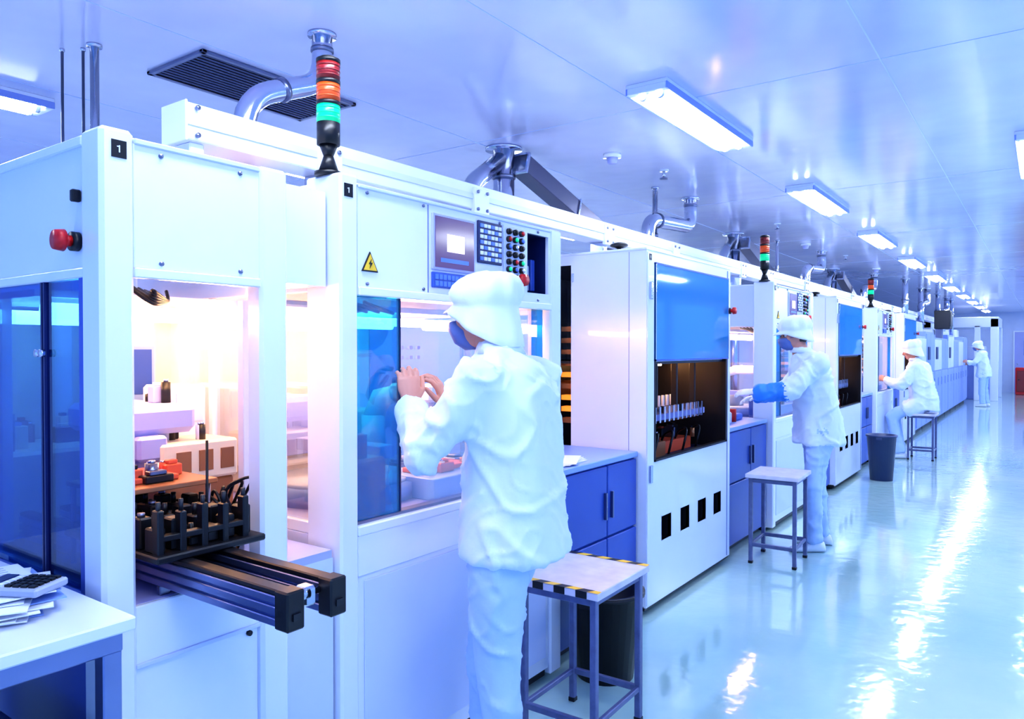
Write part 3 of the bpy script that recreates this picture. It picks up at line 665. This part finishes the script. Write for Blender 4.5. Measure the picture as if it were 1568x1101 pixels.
b.build('paper_stack')
b = B(); z = zt+0.0012; R = Matrix.Rotation(0.5, 3, 'Z'); pv = (-0.03, 0.70, z)
b.box(-0.11, 0.04, 0.635, 0.735, z, z+0.018, 'grey', 0.005, rot=R, piv=pv)
b.box(-0.105, -0.075, 0.645, 0.725, z+0.018, z+0.021, 'navy', 0, rot=R, piv=pv)
for i in range(5):
    for j in range(5): b.box(-0.062+i*0.019, -0.048+i*0.019, 0.646+j*0.017, 0.658+j*0.017, z+0.018, z+0.023, 'black' if i else 'keywhite', 0, rot=R, piv=pv)
b.build('calculator')
b = B()
for k in range(4): b.box(-0.32, -0.10, 3.0+0.01*k, 3.3+0.01*k, 0.9305+k*.003, 0.933+k*.003, 'paper', 0, rot=Matrix.Rotation(0.15*k, 3, 'Z'))
b.build('paper_stack')
b = B(); b.box(-0.35, -0.15, 5.4, 5.6, 0.9305, 1.02, 'white2', 0.01); b.cyl((-0.2, 5.75, 0.9305), (-0.2, 5.75, 1.03), 0.03, 'red'); b.box(-0.35, -0.2, 5.85, 6.0, 0.9305, 0.98, 'keyblue', 0.01); b.build('parts_tray')

# ------------------------------------------------------------------ stools and bins
def stool(cx, cy, ang=0.0, h=0.63, wx=0.36, wy=0.41, tape=True):
    b = B(); R = Matrix.Rotation(ang, 3, 'Z'); pv = (cx, cy, 0)
    def bx(*a, bev=0.003): b.box(*a[:7], bev, rot=R, piv=pv)
    x0, x1, y0, y1 = cx-wx/2, cx+wx/2, cy-wy/2, cy+wy/2
    bx(x0, x1, y0, y1, h-0.028, h, 'stooltop')
    if tape:
        n = 8
        for k in range(n):
            for (ya, yb) in ((y0-0.001, y0+0.028), (y1-0.03, y1+0.001)):
                xa = x0+k*wx/n; vs = [V((xa, ya, h+.001)), V((xa+wx/n, ya, h+.001)), V((xa+wx/n+0.02*(k < n-1), yb, h+.001)), V((xa+0.02*(k > 0), yb, h+.001))]
                c0 = V(pv); b.add([c0+R@(v-c0) for v in vs], [(0, 1, 2, 3)], 'yellow' if k % 2 else 'black')
            if k % 2 == 0: bx(x0+k*wx/n, x0+(k+1)*wx/n, y0-0.0015, y0, h-0.026, h, 'black', bev=0)
    l = 0.026
    for (x, y) in ((x0+.02, y0+.02), (x1-.02-l, y0+.02), (x0+.02, y1-.02-l), (x1-.02-l, y1-.02-l)):
        bx(x, x+l, y, y+l, 0, h-0.03, 'stoolleg'); bx(x-.002, x+l+.002, y-.002, y+l+.002, 0, 0.02, 'black')
    for z in (h-0.06, 0.12):
        bx(x0+.03, x1-.03, y0+.024, y0+.042, z, z+0.026, 'stoolleg'); bx(x0+.03, x1-.03, y1-.042, y1-.024, z, z+0.026, 'stoolleg')
        bx(x0+.024, x0+.042, y0+.03, y1-.03, z+.002, z+0.024, 'stoolleg'); bx(x1-.042, x1-.024, y0+.03, y1-.03, z+.002, z+0.024, 'stoolleg')
    b.build('stool')
stool(0.33, 2.515, 0.02, wx=0.37, wy=0.44)
stool(0.27, 5.36, 0.05, tape=False)
stool(0.44, 11.5, 0.0, tape=False)
def bin_(x, y, h, r0, r1, m):
    b = B(); ax = V((1, 0, 0)); ay = V((0, 1, 0))
    b.loft([(V((x, y, 0)), ax, ay, r0, r0), (V((x, y, h)), ax, ay, r1, r1), (V((x, y, h)), ax, ay, r1+.012, r1+.012), (V((x, y, h+.02)), ax, ay, r1+.012, r1+.012), (V((x, y, h+.02)), ax, ay, r1-.01, r1-.01), (V((x, y, 0.02)), ax, ay, r0-.01, r0-.01)], m, 28)
    for s in (1, -1): b.box(x-.03, x+.03, y+s*(r1+.012)-.008, y+s*(r1+.012)+.008, h-.03, h+.0, m)
    b.build('trash_bin')
bin_(0.16, 3.01, 0.38, 0.13, 0.17, 'black')
bin_(0.28, 9.38, 0.50, 0.12, 0.155, 'bindark')

# ------------------------------------------------------------------ people
def remesh(src, voxel, smooth=4):
    me = bpy.data.meshes.new('tmp'); me.from_pydata(src.v, [], src.f); me.update()
    bm = bmesh.new(); bm.from_mesh(me); bmesh.ops.recalc_face_normals(bm, faces=bm.faces); bm.to_mesh(me); bm.free()
    ob = bpy.data.objects.new('tmp', me); scene.collection.objects.link(ob)
    r = ob.modifiers.new('r', 'REMESH'); r.mode = 'VOXEL'; r.voxel_size = voxel
    s = ob.modifiers.new('s', 'SMOOTH'); s.iterations = smooth; s.factor = 0.5
    dg = bpy.context.evaluated_depsgraph_get(); dg.update()
    em = bpy.data.meshes.new_from_object(ob.evaluated_get(dg))
    bpy.data.objects.remove(ob)
    vs = [v.co.copy() for v in em.vertices]; ns = [v.normal.copy() for v in em.vertices]
    fs = [tuple(p.vertices) for p in em.polygons]; cs = [p.center.copy() for p in em.polygons]
    tree = BVHTree.FromPolygons([V(v) for v in src.v], src.f)
    ms = [src.m[tree.find_nearest(c)[2]] for c in cs]
    vm = [src.m[tree.find_nearest(v)[2]] for v in vs]
    return vs, ns, fs, ms, vm

def hand(b, wrist, d, n, s, m, curl=0.45, voxel=0.0035):
    w = V(wrist); d = V(d).normalized(); n = V(n); n = (n-d*n.dot(d)).normalized(); s0 = V(s); s = d.cross(n); s = s if s.dot(s0) > 0 else -s
    h = B()
    h.loft([(w-d*0.02, s, n, .026, .019), (w+d*0.02, s, n, .030, .018), (w+d*0.055, s, n, .040, .016), (w+d*0.088, s, n, .041, .014), (w+d*0.098, s, n, .034, .009)], m, 14)
    for off, L, r in ((.031, .072, .0088), (.0105, .080, .0090), (-.0105, .074, .0088), (-.030, .058, .0078)):
        p = w+d*(0.088-abs(off)*0.15)+s*off; pts = [p-d*0.015, p]; a = curl*0.5
        for q in (0.45, 0.30, 0.25):
            dd = d*math.cos(a)+n*math.sin(a)+s*off*1.2; dd.normalize(); p = p+dd*L*q; pts.append(p); a += curl
        h.tube(pts, [r, r*1.05, r, r*.93, r*.75], m, 10); h.ell(pts[-1], (r*.75,)*3, m, n=8)
    p = w+d*0.025+s*0.024; t = (d*0.75+s*0.6+n*0.35).normalized(); p1 = p+t*0.04; t2 = (d*0.95+s*0.15+n*0.35).normalized(); p2 = p1+t2*0.03; p3 = p2+t2*0.022
    h.tube([p-t*.01, p, p1, p2, p3], [.013, .0135, .011, .0095, .0075], m, 10); h.ell(p3, (.0075,)*3, m, n=8)
    vs, ns, fs, ms, vm = remesh(h, voxel, 2); b.add(vs, fs, ms, True)

def person(base, F, J, s=1.0, facing_head=(1, 0, 0), mask=None, sleeve=None, skinhand='skin', name='factory_worker', vox=0.012, sit=False, seed=0):
    base = V(base); F = V((F[0], F[1], 0)).normalized(); L = V((-F.y, F.x, 0)); Z = V((0, 0, 1))
    def W(p): return base + (F*p[0] + L*p[1] + Z*p[2])*s
    def D3(p): return (F*p[0]+L*p[1]+Z*p[2]).normalized()
    out = B(); body = B()
    pel, chest, neck = V(J['pelvis']), V(J['chest']), V(J['neck'])
    def sp(t):
        return (pel*(1-t)**2 + (chest*2-(pel+neck)/2)*2*t*(1-t) + neck*t*t)
    rings = []
    prof = J.get('prof', [(-0.28, .195, .175), (-0.15, .188, .165), (0.05, .18, .155), (0.25, .176, .145), (0.5, .183, .142), (0.70, .195, .136), (0.83, .188, .122), (0.92, .148, .095), (1.0, .080, .072), (1.08, .058, .06)])
    for t, rl, rf in prof:
        tt = max(t, 0); c = sp(tt)
        if t < 0: c = pel + V((0.0, 0, t*0.55))+V((J.get('hemf', 0)*(-t), 0, 0))
        e = 0.02; tg = (sp(min(tt+e, 1.0)) - sp(max(tt-e, 0))).normalized() if t > 0 else V((0, 0, 1))
        fa = V((tg.z, 0, -tg.x))
        rings.append((W(c), L, D3(fa), rl*s, rf*s))
    body.loft(rings, 'coat', 24)
    for sd in ('l', 'r'):
        sg = 1 if sd == 'l' else -1
        sh, el, wr = V(J['sh'+sd]), V(J['el'+sd]), V(J['wr'+sd])
        body.ell(W(sh), (.073*s,)*3, 'coat', n=12)
        mid1 = (sh+el)/2+V((0, 0, -.012)); mid2 = (el+wr)/2+V((0, 0, -0.016))
        body.tube([W(sh+V((0, -sg*.05, 0))), W(sh), W(mid1), W(el)], [.07*s, .074*s, .072*s, .068*s], 'coat', 14)
        body.ell(W(el), (.068*s,)*3, 'coat', n=12)
        body.tube([W(el), W(mid2), W(wr*0.93+el*0.07)], [.067*s, .062*s, .050*s], sleeve or 'coat', 14)
        body.tube([W(wr*0.9+el*0.1), W(wr)], [.048*s, .042*s], sleeve or 'coat', 14)
        hp, kn, an = V(J['hp'+sd]), V(J['kn'+sd]), V(J['an'+sd])
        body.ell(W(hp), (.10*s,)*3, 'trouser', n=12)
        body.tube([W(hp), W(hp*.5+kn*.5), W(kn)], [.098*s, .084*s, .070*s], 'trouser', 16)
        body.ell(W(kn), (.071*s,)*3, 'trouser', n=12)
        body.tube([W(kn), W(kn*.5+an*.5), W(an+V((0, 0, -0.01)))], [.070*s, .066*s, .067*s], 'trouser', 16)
        if sit: body.tube([W(hp), W(hp*.45+kn*.55)], [.125*s, .115*s], 'coat', 16)
        fd = V(J.get('ft'+sd, (1, sg*0.15, 0))).normalized()
        ft = an+V((0, 0, -an.z+0.0)); R = Matrix.Rotation(math.atan2(F.y, F.x)+math.atan2(fd.y, fd.x), 3, 'Z')
        z0 = J.get('fz'+sd, 0.0)
        rg = []
        for (q, wd, hh) in ((-.08, .020, .04), (-.07, .034, .075), (-.03, .040, .095), (.03, .042, .085), (.08, .046, .062), (.13, .046, .050), (.165, .036, .040), (.18, .018, .025)):
            c = W(ft+fd*q)+Z*(z0+hh/2)
            rg.append((c, R @ V((0, 1, 0)), Z, wd*s, hh/2))
        out.loft(rg, 'shoe', 16)
    hc = V(J['head']); hf = V(facing_head).normalized()
    body.tube([W(neck+V((0, 0, -.05))), W(hc+V((-.02, 0, -.05)))], [.06*s, .055*s], 'skin', 14)
    vs, ns, fs, ms, vm = remesh(body, vox*s, 3)
    els = [W(J['ell']), W(J['elr'])]
    nv = []
    for v, n_, m_ in zip(vs, ns, vm):
        if m_ in ('coat', 'trouser', 'sleeveblue'):
            q = V((v.x*9+seed, v.y*9, v.z*1.8+v.x)); a = noise.noise(q)*0.030
            c1 = noise.noise(V((v.x*6+v.z*6, v.y*6-v.z*4+seed, v.z*3))); ridge = max(0.0, 1-abs(c1)*7.0)
            a += ridge*0.012
            c2 = noise.noise(V((v.x*11-v.z*8+seed, v.y*11+v.z*7, v.z*5+9))); a += max(0.0, 1-abs(c2)*8.0)*0.006
            dE = min((v-e_).length for e_ in els)
            if dE < 0.14: a += math.sin(v.z*95+v.y*30)*0.006*(1-dE/0.14)
            if m_ == 'trouser': a = a*0.8 + math.sin(v.z*60+v.x*20)*0.004*max(0, 1-abs(v.z-0.14)*6)
            v = v+n_*a
        nv.append(v)
    out.add(nv, fs, ms, True)
    hF = D3(hf); hL = Z.cross(hF).normalized(); hU = hF.cross(hL).normalized()
    R = Matrix((hF, hL, hU)).transposed(); C = W(hc)
    def Hh(f, l, u): return C + (hF*f+hL*l+hU*u)*s
    hd = B()
    def e(c, r, m='skin'): hd.ell(Hh(*c), tuple(k*s for k in r), m, R, 16)
    e((0, 0, .01), (.093, .074, .108)); e((.028, 0, -.055), (.060, .052, .058)); e((.062, 0, -.088), (.025, .026, .020))
    e((.060, .034, -.02), (.028, .024, .03)); e((.060, -.034, -.02), (.028, .024, .03)); e((.070, 0, .035), (.022, .055, .02))
    hd.tube([Hh(.080, 0, .018), Hh(.098, 0, -.01), Hh(.112, 0, -.030)], [.009*s, .012*s, .015*s], 'skin', 10); e((.098, 0, -.034), (.016, .020, .010))
    for sg in (1, -1): e((-.005, sg*.078, -.012), (.018, .009, .032))
    e((.088, 0, -.060), (.012, .026, .006), 'lips'); e((.086, 0, -.069), (.012, .022, .006), 'lips')
    e((-.022, 0, .005), (.085, .0765, .098), 'hair')
    vs, ns, fs, ms, vm = remesh(hd, 0.006*s, 3); out.add(vs, fs, ms, True)
    for sg in (1, -1):
        out.ell(Hh(.081, sg*.031, .004), (.012*s, .016*s, .009*s), 'eyew', R, 10); out.ell(Hh(.090, sg*.031, .004), (.005*s, .007*s, .007*s), 'hair', R, 8)
        out.tube([Hh(.092, sg*.016, .024), Hh(.092, sg*.034, .029), Hh(.080, sg*.050, .023)], [.003*s, .004*s, .002*s], 'hair', 6)
    if mask:
        out.loft([(Hh(.088, 0, -.012), hL, hF, .050*s, .040*s), (Hh(.085, 0, -.04), hL, hF, .060*s, .046*s), (Hh(.070, 0, -.085), hL, hF, .050*s, .044*s), (Hh(.05, 0, -.11), hL, hF, .03*s, .03*s)], mask, 16)
        for sg in (1, -1): out.tube([Hh(.06, sg*.055, -.02), Hh(-.01, sg*.084, -.005)], .002*s, mask, 6)
    # soft cap: domed crown, short front peak, drape over ears and nape kept close to the head
    n = 44; drp = J.get('drape', .13)
    def back(ff): return max(0.0, min(1.0, 0.5-0.62*ff))**0.8
    def capring(u, r, off=-.010, drop=0.0, wob=0.0, fl=0.0, lobes=9):
        pts = []
        for i in range(n):
            a = 2*math.pi*i/n; ff = math.cos(a); ll = math.sin(a)
            w = 1+wob*math.sin(lobes*a+seed)+wob*.7*math.sin(4*a+u*40+seed*2)
            pk = fl*max(0, ff)**2.0
            pts.append(Hh(off+ff*(r*1.12+pk)*w, ll*r*0.96*w, u - drop*back(ff) + .010*max(0, ff)))
        return pts
    rs = [capring(.136, .012, -.04), capring(.134, .040, -.038, wob=.03), capring(.127, .066, -.034, wob=.04), capring(.114, .088, -.028, wob=.045), capring(.096, .103, -.022, drop=.01, wob=.05), capring(.074, .110, -.016, drop=.02, wob=.045), capring(.055, .108, -.012, drop=.02, wob=.035), capring(.042, .103, drop=.02, wob=.02), capring(.036, .100, drop=.022, wob=.01),
          capring(.030, .101, drop=.03, fl=.010), capring(.024, .103, drop=.5*drp, wob=.02, fl=.024), capring(.018, .106, drop=.85*drp, wob=.035, fl=.034), capring(.012, .107, drop=drp, wob=.05, fl=.038), capring(.009, .103, drop=drp, wob=.05, fl=.035),
          capring(.018, .100, drop=.7*drp, wob=.03, fl=.03), capring(.028, .096, drop=.25*drp, fl=.008), capring(.05, .094), capring(.085, .088, -.02), capring(.115, .055, -.035), capring(.126, .012, -.04)]
    vs = [p for r_ in rs for p in r_]; fs = []
    for k in range(len(rs)-1):
        for i in range(n): j = (i+1) % n; fs.append((k*n+i, k*n+j, (k+1)*n+j, (k+1)*n+i))
    fs.append(tuple(range(n))); fs.append(tuple((len(rs)-1)*n+i for i in range(n-1, -1, -1)))
    out.add(vs, fs, 'cap', True)
    for sd in ('l', 'r'):
        sg = 1 if sd == 'l' else -1
        dd = J.get('hd'+sd) or (V(J['wr'+sd])-V(J['el'+sd]))
        hand(out, W(J['wr'+sd]), D3(dd), D3(J.get('hn'+sd, (0, -sg, -0.3))), D3(J.get('ht'+sd, (0, -sg*.2, 1))), skinhand, J.get('curl', 0.45), 0.0035 if vox < .014 else 0.005)
    out.loft([(W(neck+V((0, 0, -.005))), L, F, .085*s, .085*s), (W(neck+V((0.005, 0, .035))), L, F, .068*s, .072*s), (W(neck+V((0.005, 0, .035))), L, F, .060*s, .064*s), (W(neck+V((0, 0, 0))), L, F, .06*s, .06*s)], 'coat', 20)
    return out.build(name)

def std(lean=0.06):
    return dict(pelvis=(0, 0, .95), chest=(lean*.45, 0, 1.24), neck=(lean*1.25, 0, 1.48), head=(lean*1.25+.05, 0, 1.615),
        hpl=(0, .09, .90), hpr=(0, -.09, .90), knl=(.03, .11, .49), knr=(.0, -.11, .49), anl=(0, .12, .09), anr=(-.05, -.12, .09))
# worker 1
J = std(0.03)
J.update(pelvis=(-.02, -.035, .985), chest=(-.01, -.04, 1.24), neck=(.03, -.035, 1.475), head=(.095, -.03, 1.600),
    hpl=(-.03, .05, .92), hpr=(.03, -.10, .92), knl=(-.02, .055, .49), knr=(.11, -.085, .49), anl=(-.06, .06, .09), anr=(.09, -.085, .09),
    shl=(.0, .125, 1.39), ell=(.14, .215, 1.165), wrl=(.29, .115, 1.30), shr=(.0, -.205, 1.385), elr=(.16, -.25, 1.16), wrr=(.29, -.07, 1.28),
    hdl=(.22, -.12, .95), hnl=(.75, -.5, -.3), htl=(.0, -.9, .2), hdr=(.15, .35, .9), hnr=(.8, .4, -.3), htr=(.0, .9, .2), curl=0.6, hemf=-0.04)
person((0.365, 1.93, 0), (-1, 0), J, 1.01, (1, 0.14, -0.10), 'mask', seed=1.0, vox=0.010)
# worker 2
J = std(0.10); J.update(shl=(.05, .175, 1.40), ell=(.26, .22, 1.20), wrl=(.48, .13, 1.185), shr=(.05, -.175, 1.40), elr=(.22, -.25, 1.17), wrr=(.44, -.12, 1.13),
    knl=(.06, .10, .49), anl=(.05, .11, .09), hnl=(0, -.5, -1), htl=(0, -1, .2), hnr=(0, .5, -1), htr=(0, 1, .2), curl=0.35, drape=.09)
person((0.42, 5.86, 0), (-0.9, -0.43), J, 1.0, (1, 0.15, -0.20), 'mask', 'sleeveblue', 'glove', seed=4.0, vox=0.012)
# worker 3 seated
J = dict(pelvis=(0, 0, .74), chest=(.06, 0, 1.02), neck=(.11, 0, 1.28), head=(.16, 0, 1.415), hpl=(.02, .09, .735), hpr=(.02, -.09, .735), knl=(.37, .13, .55), knr=(.37, -.11, .55),
    anl=(.27, .14, .09), anr=(.30, -.12, .09), shl=(.09, .175, 1.20), ell=(.24, .22, .97), wrl=(.46, .13, 1.03), shr=(.09, -.175, 1.20), elr=(.24, -.23, .97), wrr=(.44, -.08, 1.02),
    prof=[(-0.18, .20, .17), (0.05, .20, .17), (0.25, .19, .155), (0.5, .195, .15), (0.72, .205, .14), (0.86, .195, .12), (0.94, .145, .09), (1.0, .075, .07), (1.08, .058, .06)])
person((0.47, 11.5, 0), (-1, 0), J, 1.05, (1, 0, -0.3), None, None, 'skin', seed=8.0, vox=0.015, sit=True)
# worker 4 far
J = std(0.08); J.update(shl=(.03, .175, 1.41), ell=(.18, .22, 1.18), wrl=(.36, .14, 1.20), shr=(.03, -.175, 1.41), elr=(.18, -.24, 1.17), wrr=(.34, -.12, 1.15))
person((0.50, 23.0, 0), (-1, 0.1), J, 0.98, (1, 0, -0.3), 'mask', None, 'skin', seed=12.0, vox=0.018)

# ------------------------------------------------------------------ world, camera, colour
w = bpy.data.worlds.new('world'); scene.world = w; w.use_nodes = True
bg = w.node_tree.nodes['Background']; bg.inputs[0].default_value = (0.21, 0.42, 1.0, 1); bg.inputs[1].default_value = 1.9
cam = bpy.data.cameras.new('camera'); cam.lens = 25.99; cam.sensor_width = 36; cam.clip_start = 0.05; cam.clip_end = 200
co = bpy.data.objects.new('camera', cam); scene.collection.objects.link(co)
co.location = (1.8, 0, 1.5); co.rotation_euler = (math.radians(90-0.78), 0, math.radians(35.8)); scene.camera = co
scene.view_settings.view_transform = 'Standard'
try: scene.view_settings.look = 'Medium High Contrast'
except Exception as ex: print('look', ex)
scene.view_settings.exposure = 0.0
